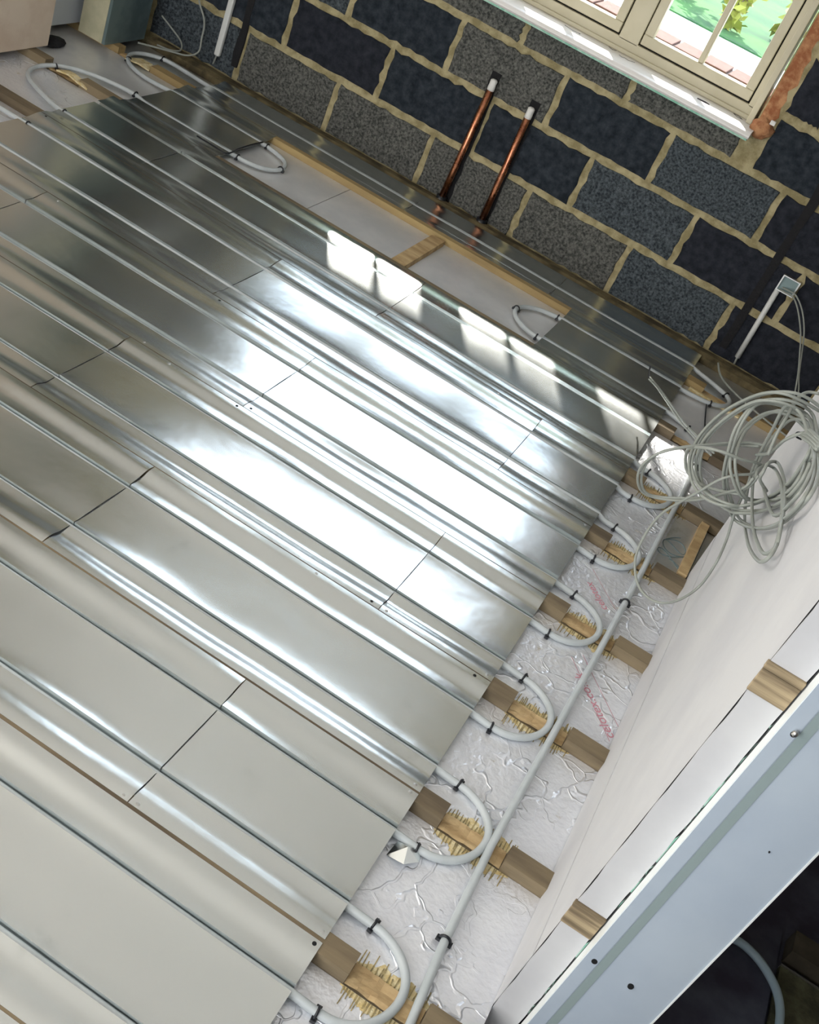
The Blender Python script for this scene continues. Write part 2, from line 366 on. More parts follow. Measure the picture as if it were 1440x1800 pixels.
obj('blocker_crown', cr, 'leaf_green', tr, kind='stuff')

# ------------------------------------------------------------------ room shell
obj('floor', MB().box(-3.6, 1.9, -1.6, 4.44, -.36, -.30), 'dark_floor', kind='structure')
obj('ceiling', MB().box(-3.6, 1.9, -1.7, 4.57, 2.4, 2.5), 'ceiling_white', kind='structure')
obj('wall_rear', MB().box(-3.6, 1.9, -1.75, -1.65, -.3, 2.4), 'room_wall', kind='structure')
wl = obj('wall_left', MB().box(-2.85, -2.74, -1.65, 3.745, .004, 2.4), 'pink_plaster', kind='structure')
obj('wall_left_outer', MB().box(-3.7, -3.6, -1.75, 4.57, -.3, 2.4), 'room_wall', kind='structure')
obj('wall_next_room', MB().box(1.9, 2.0, -1.75, 4.57, -.36, 2.4), 'room_wall', kind='structure')
bb = MB().box(-2.93, -2.862, 3.30, 4.10, .01, 2.4)
obj('plaster_board', bb, 'blue_board', label='pale blue-grey board standing behind the pink plaster corner', cat='board')
# boxed pipe casing in the far-left corner
cas = empty('pipe_casing', (-2.765, 4.15, .0), label='tall boxed casing with cream side and dull foil front in far-left corner', cat='casing')
obj('side_panel', MB().box(-2.822, -2.706, 4.03, 4.045, .0, 2.39), 'box_cream', cas)
obj('front_panel', MB().box(-2.705, -2.692, 4.03, 4.30, .0, 2.39), 'box_foil', cas)

# ------------------------------------------------------------------ joists and insulation
J = [.4, .8, 1.2, 1.6, 2.0, 2.4, 2.8, 3.2, 3.62, 4.08]
ZI = -.030
ordn = ['ninth', 'eighth', 'seventh', 'sixth', 'fifth', 'fourth', 'third', 'second']
jl = {.4: 'timber floor joist hidden under the nearest metal plates', .8: 'timber floor joist showing as a brown line in the bottom-left corner of the photo',
      1.2: 'brown joist ending under the bottom-most pipe bend, its notch edged with saw cuts',
      1.6: 'brown joist under the second pipe bend from the bottom, beside the scrap of foil',
      2.0: 'joist under the third pipe bend from the bottom, with torn foam at the feed pipe',
      2.4: 'joist under the fourth pipe bend from the bottom, between the two printed insulation stretches',
      2.8: 'joist under the fifth pipe bend from the bottom, touching the cross piece',
      3.2: 'joist under the topmost small right-hand bend, its right end below the cable coil',
      3.62: 'joist exposed at far left between the legs of the broad far-left bend',
      4.08: 'yellowish joist exposed lengthwise nearest the block wall between foil and dark plates'}
def joist(y):
    x0, x1 = -2.95, (.268 if y < 3 else 1.1)
    zb = -.20
    prof = [(x0, zb), (x1, zb), (x1, 0)]
    n0, n1 = (.172, .030) if y < 4 else (.25, .04)
    prof += [(n0, 0), (n0, ZI), (n1, ZI), (n1, 0)]
    xs = [-.03 - .3 * i for i in range(1, 8)]
    if y > 3.5: xs = [q for q in xs if q > -2.2] + [-2.31, -2.33, -2.49]
    L = [(q, 0) for q in xs]
    if y > 3.5: L += [(-2.50, 0), (-2.50, ZI), (-2.66, ZI), (-2.66, 0)]
    prof += L + [(x0, 0)]
    mb = MB(); n = len(prof); h = .0235
    vs = [(px, sk(px, y) - h, pz) for px, pz in prof] + [(px, sk(px, y) + h, pz) for px, pz in prof]
    bm_f = [(i, (i + 1) % n, n + (i + 1) % n, n + i) for i in range(n)] + [tuple(range(n))[::-1], tuple(range(n, 2 * n))]
    mb.add(vs, bm_f)
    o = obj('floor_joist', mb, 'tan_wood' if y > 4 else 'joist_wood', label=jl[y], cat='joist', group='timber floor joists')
    # raw wood in the notch: rough chiselled bed standing a little above the foil
    def bed(a, b):
        g = MB(); nx, ny = 12, 5; q = []
        for i in range(nx + 1):
            for k in range(ny + 1):
                px = a + (b - a) * i / nx; py = -h * .98 + 2 * h * .98 * k / ny
                q.append((px, sk(px, y) + py, ZI + .004 + .0045 * noise.noise(Vector((px * 60, py * 60 + y, 0)))))
        g.add(q, [(i * (ny + 1) + k, (i + 1) * (ny + 1) + k, (i + 1) * (ny + 1) + k + 1, i * (ny + 1) + k + 1) for i in range(nx) for k in range(ny)])
        obj('chiselled_notch', g, 'raw_wood', o)
    bed(n1 + .001, n0 - .001)
    if y > 3.5: bed(-2.659, -2.501)
    return o
for y in J: joist(y)
# last bay edge timber along the foot of the block wall
wp = MB(); prof = []
for i in range(25):
    x = -2.69 + i * (3.9 / 24); prof.append(x)
vs = []; 
for x in prof:
    y0 = 4.325 + .010 * noise.noise(Vector((x * 1.3, 0, 0))); y1 = 4.424
    for yy, z in ((y0, -.12), (y0, -.004), (y0 + .03, .004), (y1 - .02, -.002), (y1, -.012), (y1, -.12)): vs.append((x, yy, z))
n = 6; fs = [(i * n + k, (i + 1) * n + k, (i + 1) * n + (k + 1) % n, i * n + (k + 1) % n) for i in range(24) for k in range(n)] + [tuple(range(n)), tuple(range(24 * n, 25 * n))]
obj('wall_plate', MB().add(vs, fs), 'wall_plate_wood', label='dirty brown timber strip along the foot of the block wall', cat='timber strip')

il = {0.4: 'foil-faced insulation under the nearest plates, bottom-left corner', .8: 'foil-faced insulation board at the very bottom, below the bottom-most joist',
      1.2: 'creased foil insulation board between the two bottom-most bends, carrying a scrap of foil',
      1.6: 'creased foil insulation board between the second and third pipe bends from the bottom',
      2.0: 'foil insulation board printed with slanted pink lettering beside the feed pipe',
      2.4: 'foil insulation board with faint pink print between fourth and fifth bends',
      2.8: 'foil insulation board with a dark scribbled patch at its right end',
      3.2: 'foil insulation board glaring in sunlight beside the topmost small bend',
      3.62: 'foil insulation exposed in a long strip beside the yellowish joist',
      4.08: 'dark foil insulation in the last bay next to the block wall'}
INS = {}
def insul(ya, yb, x0=-2.95, x1=.268, zt=ZI, m='foil', key=None, edge=.0245):
    mb = MB(); xs = [x0 + (x1 - x0) * i / 10 for i in range(11)]; vs = []
    for x in xs:
        a = sk(x, ya) + edge; b = sk(x, yb) - edge if yb < 4.3 else 4.324
        vs += [(x, a, zt - .10), (x, a, zt), (x, b, zt), (x, b, zt - .10)]
    fs = [(i * 4 + k, (i + 1) * 4 + k, (i + 1) * 4 + (k + 1) % 4, i * 4 + (k + 1) % 4) for i in range(10) for k in range(4)] + [(0, 1, 2, 3), (40, 41, 42, 43)]
    return obj('insulation_board', mb.add(vs, fs), m, label=il[key], cat='insulation')
for a, b in zip(J, J[1:] + [4.36]):
    if a == 3.62:
        o = insul(a, b, x1=-1.522, key=a, m='pale_foil', zt=-.026); INS[a] = o
        o2 = insul(a, b, x0=-1.519, x1=1.1, key=a, m='pale_foil', zt=-.026)
        o['label'] = 'foil insulation at the far left, under the near leg of the far loop'
        o2['label'] = 'long foil insulation beside the yellowish joist, lit by the brightest patch of sun'; INS['s'] = o2
    elif a == 4.08: INS[a] = insul(a, b, x1=1.1, key=a, m='plain_foil')
    elif a in (2.8, 3.2): INS[a] = insul(a, b, x1=1.1 if a > 3 else .268, key=a)
    else: INS[a] = insul(a, b, key=a)
# plain grey boards of the strip next to the stud wall
obj('facing_patch', MB().box(.165, .267, 2.82, 3.17, ZI, ZI + .0008), 'plain_foil', INS[2.8], label='duller grey patch of facing')
# exposed foam and saw slits either side of each notch
def slits(y, side, x0, x1, par, n):
    f = MB(); c = y + side * .026
    for i in range(n):
        x = x0 + (x1 - x0) * i / n + R.uniform(-.003, .003); l = R.uniform(.012, .036); s = R.uniform(-.002, .002)
        ya, yb = c, c + side * l
        f.add([(x, ya, ZI + .0006), (x + .0026, ya, ZI + .0006), (x + .0018 + s, yb, ZI + .0006), (x + s, yb, ZI + .0006),
               (x, ya, ZI + .0016), (x + .0026, ya, ZI + .0016), (x + .0018 + s, yb, ZI + .0016), (x + s, yb, ZI + .0016)],
              [(4, 5, 6, 7), (0, 1, 5, 4), (1, 2, 6, 5), (2, 3, 7, 6), (3, 0, 4, 7)])
    obj('saw_cuts', f, 'foam_slit', par, kind='stuff')
    g = MB(); k = 40; q = []
    for i in range(k + 1):
        x = x0 - .004 + (x1 - x0 + .008) * i / k; l = .030 * (.35 + .9 * abs(noise.noise(Vector((x * 34, y * 9, side))))) + R.uniform(0, .008)
        l *= min(1, 4 * i / k, 4 * (k - i) / k) * .9 + .1
        q += [(x, c - side * .001, ZI + .0004), (x + R.uniform(-.002, .002), c + side * l, ZI + .0004)]
    g.add(q, [(2 * i, 2 * i + 2, 2 * i + 3, 2 * i + 1) for i in range(k)]); obj('torn_foam', g, 'foam', par)
for i, y in enumerate(J[2:8]):
    slits(y, 1, .035, .19, INS[y], 20 + i % 3 * 4); slits(y, -1, .03, .19, INS[J[J.index(y) - 1]], 22)
# printed lettering on the foil
def text(s, loc, ang, size, par):
    cu = bpy.data.curves.new('t', 'FONT'); cu.body = s; cu.size = size; cu.extrude = .0002
    o = bpy.data.objects.new('t', cu); C.objects.link(o)
    bpy.context.view_layer.update()
    me = bpy.data.meshes.new_from_object(o.evaluated_get(bpy.context.evaluated_depsgraph_get()))
    bpy.data.objects.remove(o); me.materials.append(MATS['pink_ink'])
    t = bpy.data.objects.new('printed_lettering', me); C.objects.link(t); t.parent = par
    t.location = Vector(loc) - wloc(par); t.rotation_euler = (0, 0, ang); t['label'] = 'pink printed web address'
    return t
def ink(a, b, wd, par):
    a = Vector(a); b = Vector(b); d = (b - a).normalized(); p = Vector((-d.y, d.x, 0)) * wd
    obj('printed_line', MB().add([a - p, b - p, b + p, a + p], [(0, 1, 2, 3)]), 'pink_ink', par)
z = ZI + .0006
text('celotex.co.uk', (.270, 2.105, z), math.atan2(.150, -.145), .036, INS[2.0])
ink((.284, 2.128, z), (.117, 2.31, z), .0007, INS[2.0]); ink((.262, 2.085, z), (.095, 2.28, z), .0007, INS[2.0])
text('celotex', (.118, 2.535, z), math.atan2(.10, -.10), .034, INS[2.4])
ink((.135, 2.555, z), (.03, 2.665, z), .0006, INS[2.4])
# grey squiggle
sq = MB(); pth = []
for i in range(60):
    t = i / 59; pth.append((.20 + .045 * math.sin(t * 19) * (1 - .3 * t), 2.90 + .14 * t + .02 * math.cos(t * 31), ZI + .0015))
obj('scribble', sq.tube(spline(pth, 2), .0016, 5), 'squiggle_ink', INS[2.8])
# cross pieces
obj('insulation_board', MB().box(.2695, 1.1, 2.886, 3.175, -.13, ZI), 'plain_foil', label='dull insulation beyond the end of the white wall, under the cable coil', cat='insulation')
obj('cross_timber', MB().box(.236, .262, 2.84, 3.165, ZI + .001, .0), 'raw_wood', label='narrow pine cross piece against the wall end, between the two joists under the coil', cat='timber')
obj('cross_timber', MB().box(-1.135, -1.080, 3.655, 4.045, -.0255, -.004, .002), 'raw_wood', label='short yellowish cross piece beside the brightest sun patch', cat='timber')
obj('torn_foam', MB().box(-.009, .2, 4.03, 4.05, -.0255, -.018, .004), 'foam', INS['s'])
# debris: folded foil scrap
fs_ = MB().add([(-.024, 1.452, -.028), (.012, 1.446, -.016), (.034, 1.474, -.020), (.026, 1.508, -.026), (.002, 1.478, -.006), (-.020, 1.492, -.024), (.0, 1.47, -.0285)],
               [(0, 1, 4), (1, 2, 4), (2, 3, 4), (3, 5, 4), (5, 0, 4), (0, 6, 1), (1, 6, 2), (2, 6, 3), (3, 6, 5), (5, 6, 0)])
obj('foil_scrap', fs_, 'aluminium', label='folded scrap of shiny foil beside the second bend from the bottom', cat='scrap')

# ------------------------------------------------------------------ heat spreader plates
PR = .0083
def plate(x0, x1, ya, yb, gr, label, lift=0, amp=1.0, seam=.0015, screws=None, zt=0):
    """aluminium plate between joist centres ya and yb, pressed with one channel per entry of gr"""
    cols = []; top = .0012
    segs = []; prev = ya + seam; pz = top
    gr = list(gr)
    def flat(a, b, za, zb, n, panel):
        n = 12 if panel != 1 else 18
        for i in range(n + 1):
            t = .5 - .5 * math.cos(math.pi * i / n); yy = a + (b - a) * t; lw = 0
            if panel == 1 or not gr: s = t * t * (3 - 2 * t)
            else:
                d_ = (yy - a if panel == 0 else b - yy); q = max(0, min(1, (d_ - .018) / .045)); q = q * q * (3 - 2 * q); s = q if panel == 0 else 1 - q
            for g in gr:
                dd = abs(yy - g) - hw; lw += math.exp(-max(dd, 0) / .020) * (1 if yy > g else .55)
            segs.append((yy, za + (zb - za) * s, math.sin(math.pi * t), panel, lw))
    lip = (-.0055 if yb < 1.65 else -.0085) if yb < 2.75 else -.0055
    if gr:
        near = yb < 2.75; hw, gz = (.0072, -.0185) if near else (.0102, -.0140); lows = yb < 2.75
        flat(prev, gr[0] - hw, top, lip, 7, 0)
        for k, g in enumerate(gr):
            a0 = math.acos(min(1, hw / .0096)) if hw < .009 else 0
            for a in range(9):
                an = math.pi - a0 + (math.pi + 2 * a0) * a / 8; segs.append((g + math.cos(an) * .0096, gz + math.sin(an) * .0093, 0, -1, .6 + .4 * math.cos(an)))
            nxt = gr[k + 1] - hw if k + 1 < len(gr) else None
            if nxt: flat(g + hw, nxt, lip, lip, 11, 1)
        flat(gr[-1] + hw, yb - seam, lip, top, 7, 2)
    else: flat(prev, yb - seam, top, top, 9, 0)
    nx = max(6, int((x1 - x0) / .03)); seed = R.uniform(0, 100); vs = []
    for i in range(nx + 1):
        x = x0 + (x1 - x0) * i / nx
        e = math.exp(-(x1 - x) / .16) * lift * .75
        for y, z, wv, pn, lw in segs:
            nn = noise.noise(Vector((x * 2.3, seed + pn * 7, 0))) + .45 * noise.noise(Vector((x * 6, seed + pn * 5 + y * 4, 3)))
            a = {0: .0034, 1: .0032, 2: .0032, -1: 0}[pn] * amp
            if pn == 0 and gr: z = z - (top - lip) * .75 * max(0, noise.noise(Vector((x * 1.9, seed + 11, 1))) + .25) * math.exp(-((y - ya - .055) / .022) ** 2)
            if lw: e_l = lw * (.0036 + .0046 * noise.noise(Vector((x * 3.1, seed + 40 + round(y * 5), 7)))) * (1.0 if yb < 2.75 else .7)
            else: e_l = 0
            vs.append((x, sk(x, y), z + zt + e_l * (1 if pn >= 0 or z > gz else 0) + wv * (a * nn + e - (0.0006 if pn == 1 else -.0002))))
    k = len(segs)
    mb = MB().add(vs, [(i * k + q, i * k + q + 1, (i + 1) * k + q + 1, (i + 1) * k + q) for i in range(nx) for q in range(k - 1)])
    o = obj('heat_spreader_plate', mb, 'aluminium', smooth=True, solid=.0007, label=label, cat='metal plate', group='aluminium heat spreader plates')
    for sx, sy in screws or []:
        s = MB(); c = Vector((sx, sk(sx, sy), .0022 + zt)); q = [c + Vector((0, 0, .0008))] + [c + Vector((math.cos(a * .785) * .0042, math.sin(a * .785) * .0042, 0)) for a in range(8)]
        q += [v - Vector((0, 0, .003)) for v in q[1:]]
        s.add(q, [(0, i, i % 8 + 1) for i in range(1, 9)] + [(i, i % 8 + 1, i % 8 + 9, i + 8) for i in range(1, 9)])
        obj('screw', s, 'steel' if R.random() < .6 else 'gap_black', o)
    return o
XE = -.034
P = plate
P(-1.6, XE - .02, .4, .8, (.5, .7), 'metal plate in the bottom-left corner, mostly out of frame')
P(-1.7, XE, .8, 1.2, (.9, 1.1), 'metal plate at the bottom with the bottom-most joist line along its upper edge', amp=.5, screws=[(-.045, 1.186)], seam=.004)
P(-.445, XE, 1.2, 1.6, (1.3, 1.5), 'short metal plate at the right end of the bottom-most full row', amp=.5, seam=.004, screws=[(-.044, 1.214), (-.05, 1.588), (-.43, 1.212)])
P(-1.447, -.447, 1.2, 1.6, (1.3, 1.5), 'long beige-looking metal plate left of the seam in the bottom-most full row', lift=.005, amp=.6, seam=.004, screws=[(-.46, 1.586), (-.46, 1.212)])
P(-.965, XE, 1.6, 2.0, (1.7, 1.9), 'broad dull metal plate ending beside the third bend, left end under a dark lifted edge', amp=.9, screws=[(-.05, 1.612), (-.072, 1.988), (-.5, 1.99)])
P(-1.967, -.967, 1.6, 2.0, (1.7, 1.9), 'greenish grey metal plate with a lifted dark-edged right end at the left of the photo', lift=.009, screws=[(-.985, 1.988), (-1.5, 1.61)])
P(-.335, XE, 2.0, 2.4, (2.1, 2.3), 'short shiny plate with blue streaks beside the fourth bend', screws=[(-.34 + .02, 2.012), (-.05, 2.012)])
P(-1.335, -.337, 2.0, 2.4, (2.1, 2.3), 'blown-out bright plate in the centre of the photo', lift=.002, screws=[(-.36, 2.012), (-.98, 2.388), (-1.2, 2.388)], amp=.8)
P(-2.335, -1.337, 2.0, 2.4, (2.1, 2.3), 'dull plate left of the bright centre plate, with a blue reflection at its corner', lift=.003)
P(-.968, XE, 2.4, 2.8, (2.5, 2.7), 'long bright plate just above the centre, ending at the fifth bend', screws=[(-.98 + .03, 2.412), (-.05, 2.79)])
P(-1.969, -.970, 2.4, 2.8, (2.5, 2.7), 'plate with bluish cast left of the brightest zone, in the row of the fifth bend', lift=.003, screws=[(-1.3, 2.412), (-1.31, 2.788), (-1.92, 2.79)])
P(-2.36, -1.971, 2.4, 2.8, (2.5, 2.7), 'plate at the left frame edge in the row of the fifth bend')
P(-.340, XE, 2.8, 3.2, (2.9, 3.1), 'plate with a rounded bright reflection next to the sixth bend', amp=1.4)
P(-1.342, -.342, 2.8, 3.2, (2.9, 3.1), 'long pinkish white plate ending left of the sixth bend plate', lift=.003, screws=[(-.5, 3.19), (-.98, 3.19)])
P(-2.36, -1.344, 2.8, 3.2, (2.9, 3.1), 'plate running from the left joists to the bright zone, between two white pipes', lift=.002, screws=[(-2.33, 3.19)])
P(-.972, XE, 3.2, 3.62, (3.3, 3.5), 'far plate crossed by three elongated sun patches')
P(-1.975, -.974, 3.2, 3.62, (3.3, 3.5), 'far dark green plate running into the brightest sun patch', lift=.002)
P(-2.36, -1.977, 3.2, 3.62, (3.3, 3.5), 'dark green plate in the fan of pipes at far left, below the near bend')
P(-2.33, -1.895, 3.62, 4.08, (3.74, 3.97), 'near-black plate between the far loop and the far-left joist', amp=.6)
P(-.535, XE, 3.62, 4.08, (3.74, 3.97), 'dark plate beginning at the small middle loop near the block wall')
P(-2.30, -1.3, 4.08, 4.325, (4.2,), 'dark plate along the block wall at far left')
P(-1.298, -.64, 4.08, 4.325, (4.2,), 'dark plate along the wall in front of the copper pipes')
P(-.638, XE, 4.08, 4.325, (4.2,), 'dark plate along the wall leading to the far right loop')

# ------------------------------------------------------------------ heating pipe (one continuous run)
zg = -.0125; zf = ZI + PR + .0008
path = []
def go(*p): path.extend([Vector(q) for q in p])
def line(xa, xb, y, z=zg):
    n = 9; zz = -.0190 if y < 2.75 else -.0115
    go(*[(xa + (xb - xa) * i / n, sk(xa + (xb - xa) * i / n, y), zz) for i in range(n + 1)])
def bendR(ya, yb, z=zf):           # turn round the right-hand side, from groove ya to yb
    c = (ya + yb) / 2; r = abs(yb - ya) / 2; d = 1 if yb > ya else -1
    go((-.015, ya, -.0195), (.012, ya, z))
    for i in range(13):
        a = -math.pi / 2 + math.pi * i / 12
        go((.022 + math.cos(a) * r * 1.03, c + .008 * math.cos(a) + d * math.sin(a) * (r + .004 * math.sin(2 * a)), z))
    go((.012, yb, z), (-.015, yb, -.0195))
def bendL(ya, yb):
    c = (ya + yb) / 2; r = abs(yb - ya) / 2; d = 1 if yb > ya else -1
    for i in range(11):
        a = math.pi / 2 * -1 + math.pi * i / 10; x = -2.62 - math.cos(a) * r; go((x, sk(x, c + d * math.sin(a) * r), -.018))
go((.185, .55, zf + .002), (.172, .9, zf + .001), (.158, 1.172, zf + .001), (.144, 1.352, zf + .004), (.137, 1.604, zf + .006), (.142, 1.969, zf + .006), (.146, 2.30, zf + .006), (.148, 2.588, zf + .005),
   (.149, 2.8, zf + .006), (.148, 3.2, zf + .006), (.143, 3.491, zf + .004), (.135, 3.61, zf + .006), (.115, 3.665, zf + .006), (.085, 3.70, zf + .006), (.055, 3.722, zf + .006), (.01, 3.735, zf + .008), (-.015, 3.74, -.012))
line(-.05, -.50, 3.74)
go((-.545, 3.735, -.0125), (-.60, 3.745, -.0125), (-.655, 3.785, -.0125), (-.682, 3.84, -.0125), (-.672, 3.90, -.0125), (-.625, 3.95, -.0125), (-.555, 3.975, -.0125), (-.52, 3.975, -.012))
line(-.48, -.05, 3.97)
go((-.03, 3.972, -.0125), (.03, 3.978, -.0125), (.09, 3.995, -.0125), (.132, 4.035, -.0125), (.145, 4.085, -.0125), (.128, 4.125, -.0125), (.08, 4.155, -.0125), (.0, 4.188, -.0125))
line(-.04, -2.30, 4.2)
go((-2.42, 4.238, -.010), (-2.53, 4.240, -.010), (-2.595, 4.205, -.012), (-2.622, 4.14, -.0125), (-2.60, 4.07, -.0125), (-2.54, 4.015, -.0125), (-2.45, 3.985, -.012), (-2.36, 3.985, -.010))
line(-2.29, -1.93, 3.97)
go((-1.88, 3.998, -.0125), (-1.82, 3.985, -.0125), (-1.765, 3.955, -.0125), (-1.738, 3.905, -.0125), (-1.738, 3.85, -.0125), (-1.775, 3.798, -.0125), (-1.84, 3.775, -.0125), (-1.89, 3.775, -.0125))
line(-1.93, -2.29, 3.74)
go((-2.36, 3.788, -.008), (-2.466, 3.765, -.006), (-2.555, 3.738, -.010), (-2.62, 3.685, -.0125), (-2.648, 3.61, -.015), (-2.638, 3.53, -.018), (-2.59, 3.468, -.016), (-2.495, 3.412, -.012), (-2.40, 3.372, -.010))
line(-2.33, -.04, 3.3)
G = [3.3, 3.1, 2.9, 2.7, 2.5, 2.3, 2.1, 1.9, 1.7, 1.5, 1.3, 1.1, .9, .7, .5]
bendR(3.3, 3.1); i = 1
while i < 13:
    line(-.04, -2.6, G[i]); bendL(G[i], G[i + 1]); line(-2.6, -.04, G[i + 1])
    if i + 2 < len(G): bendR(G[i + 1], G[i + 2])
    i += 2
line(-.04, -2.6, G[i])
sp = []
for k in range(len(path) - 1):        # subdivide only curved stretches
    sp.append(path[k])
def smooth_path(P):
    out = []
    Q = [P[0]] + P + [P[-1]]
    for i in range(1, len(Q) - 2):
        a, b, c, d = Q[i - 1:i + 3]
        straight = (b - a).length > .12 and (d - c).length > .12
        n = 1 if straight or (c - b).length < .012 else 4
        for k in range(n):
            t = k / n; m0 = (c - a) * .5 if (c - a).length > 0 else Vector(); m1 = (d - b) * .5
            L = (c - b).length; m0 = m0.normalized() * L if m0.length > 0 else m0; m1 = m1.normalized() * L if m1.length > 0 else m1
            t2, t3 = t * t, t ** 3
            out.append(b * (2 * t3 - 3 * t2 + 1) + m0 * (t3 - 2 * t2 + t) + c * (-2 * t3 + 3 * t2) + m1 * (t3 - t2))
    out.append(P[-1]); return out
obj('heating_pipe', MB().tube(smooth_path(path), PR, 12), 'pipe_plastic', smooth=True,
    label='continuous grey underfloor heating pipe looping in parallel runs across the whole floor', cat='pipe')

# black staples that hold the pipe down
def clip(x, y, ang, z, label, rz=None, grp='black pipe staples on the bends'):
    """ang: direction of the pipe at the staple"""
    a = ang + math.pi / 2; c, s = math.cos(a), math.sin(a); r = PR + .0021
    t = MB(); pts = [(-r - .008, -.002), (-r - .001, -.001)]
    pts = [(-r, -PR + .002)]
    for k in range(9):
        b = math.pi - math.pi * k / 8; pts.append((math.cos(b) * r, math.sin(b) * r))
    pts += [(r, -PR + .002)]
    t.tube([(x + c * u, y + s * u, z + v) for u, v in pts], .0028, 6)
    e = empty('pipe_staple', (x, y, z - PR), label=label, cat='staple', group=grp)
    o = obj('hoop', t, 'black_plastic', e, smooth=True)
    for sg in (-1, 1):
        u = sg * r
        h = MB().box(-.0055, .0055, -.005, .005, -.004, .004)
        h.v = [(x + c * (u + v[0]) - s * v[1], y + s * (u + v[0]) + c * v[1], z - PR + .004 + v[2]) for v in h.v]
        obj('foot', h, 'black_plastic', e, bevel=.001)
bn = ['bottom-most', 'second', 'third', 'fourth', 'fifth', 'sixth']
for k, y in enumerate(J[2:8]):
    nm = 'bottom-most right-hand bend' if k == 0 else '%s right-hand bend from the bottom' % bn[k]
    clip(.024, y + .103, -.15, zf, 'black staple on the upper leg of the %s' % nm)
    clip(.018, y - .101, .1, zf, 'black staple on the lower leg of the %s' % nm)
for x, y, l in [(.143, 1.357, 'black staple on the feed pipe low down, beside the bottom-most bends'), (.148, 2.588, 'black staple on the feed pipe beside the fourth and fifth bends'), (.143, 3.491, 'black staple on the feed pipe under the cable coil')]:
    clip(x, y, 1.57, zf + .005, l)
for x, y, a, z, l in [(.062, 3.718, -.4, zf + .006, 'black staple where the far pipe turns into the feed pipe'), (.085, 3.993, .25, -.0125, 'black staple on the near leg of the far right loop'),
                      (.122, 4.132, 2.4, -.0125, 'black staple at the outer curve of the far right loop'), (-.685, 3.86, 1.57, -.0125, 'black staple at the tip of the small middle loop'),
                      (-.555, 3.735, 0, -.0125, 'black staple on the near leg of the small middle loop'), (-.552, 3.976, 0, -.0125, 'black staple on the wall-side leg of the small middle loop'),
                      (-1.735, 3.875, 1.57, -.0125, 'black staple at the tip of the far loop by the near-black plate'), (-1.868, 3.775, 0, -.0125, 'black staple on the near leg of the far loop by the near-black plate'),
                      (-1.872, 4.0, 0, -.0125, 'black staple on the wall-side leg of the far loop by the near-black plate'), (-2.352, 3.788, -.1, -.007, 'black staple on the right leg of the broad far-left bend'),
                      (-2.63, 3.665, 1.1, -.0165, 'black staple at the top of the broad far-left bend'), (-2.345, 3.362, 0, -.010, 'black staple on the near leg of the broad far-left bend'),
                      (-2.590, 4.062, 2.4, -.014, 'black staple on the near leg of the far-corner bend'), (-2.545, 4.238, 0, -.010, 'black staple on the wall-side leg of the far-corner bend'),
                      (-2.325, 3.15, 0, -.010, 'black staple on the pipe entering at the left frame edge')]:
    clip(x, y, a, z, l)
# thin black lead beside the far loop
ld = MB().tube(spline([(-2.02, 3.715, .006), (-1.95, 3.712, .006), (-1.89, 3.712, .005), (-1.885, 3.76, .004), (-1.89, 3.80, .004), (-1.89, 3.9, .004), (-1.885, 3.975, .004)], 5), .0035, 6)
obj('black_lead', ld, 'black_plastic', smooth=True, label='thin black lead lying across the edge of the near-black plate', cat='cable')
ld2 = MB().tube(spline([(.075, 3.985, -.018), (.085, 3.93, -.019), (.10, 3.85, -.019), (.115, 3.78, -.019)], 5), .0028, 6)
obj('black_lead', ld2, 'black_plastic', smooth=True, label='short black lead between far right loop and the turning pipe', cat='cable')

# ------------------------------------------------------------------ copper pipes, conduits, cables
for x, xt, zt, l in [(-1.262, -1.248, .475, 'left copper pipe standing against the block wall with white taped top'), (-1.069, -1.069, .45, 'right copper pipe standing against the block wall with white taped top')]:
    e = empty('copper_pipe', (x, 4.398, -.02), label=l, cat='pipe', group='copper pipe tails')
    obj('tube', MB().tube([(x, 4.398, -.02), (xt, 4.402, zt)], .0135, 16), 'copper', e, smooth=True)
    obj('end_cap', MB().tube([(xt, 4.402, zt - .003), (xt, 4.402, zt + .010), (xt, 4.402, zt + .018), (xt, 4.402, zt + .035), (xt, 4.402, zt + .040)], [.0150, .0150, .0140, .0145, .009], 12), 'white_tape', e, smooth=True)
    obj('floor_collar', MB().tube([(x, 4.398, -.02), (x, 4.398, .012)], .022, 12), 'black_plastic', e, smooth=True)
e = empty('cable_conduit', (.088, 4.415, .02), label='thin grey conduit running up to the metal box on the block wall', cat='conduit')
obj('tube', MB().tube([(.086, 4.415, .03), (.078, 4.415, .335)], .0105, 12), 'conduit_plastic', e, smooth=True)
obj('cable_end', MB().tube([(.090, 4.415, .000), (.086, 4.415, .032)], .0045, 6), 'cable_plastic', e, smooth=True)
e = empty('cable_conduit', (-2.41, 4.415, .03), label='white conduit on the block wall at the top left of the photo', cat='conduit')
obj('tube', MB().box(-2.423, -2.397, 4.405, 4.428, .05, 1.0), 'conduit_plastic', e, bevel=.006)
obj('cable_end', MB().tube([(-2.416, 4.412, .012), (-2.41, 4.412, .052)], .0035, 6), 'cable_plastic', e)
sbx = empty('socket_box', (.103, 4.42, .34), label='small bluish metal box set in the block wall above the conduit', cat='box')
bx = MB()
for b in [(.072, .134, 4.418, 4.424, .34, .395)]: bx.box(*b)
obj('backplate', bx, 'box_foil', sbx)
fr = MB()
for b in [(.068, .073, 4.405, 4.424, .336, .399), (.133, .138, 4.405, 4.424, .336, .399), (.073, .133, 4.405, 4.424, .336, .340), (.073, .133, 4.405, 4.424, .395, .399)]: fr.box(*b)
obj('rim', fr, 'steel', sbx)
def cable(name, pts, r, label, m='cable_plastic', grp=None):
    return obj(name, MB().tube(spline(pts, 6), r, 8), m, smooth=True, label=label, cat='cable', group=grp)
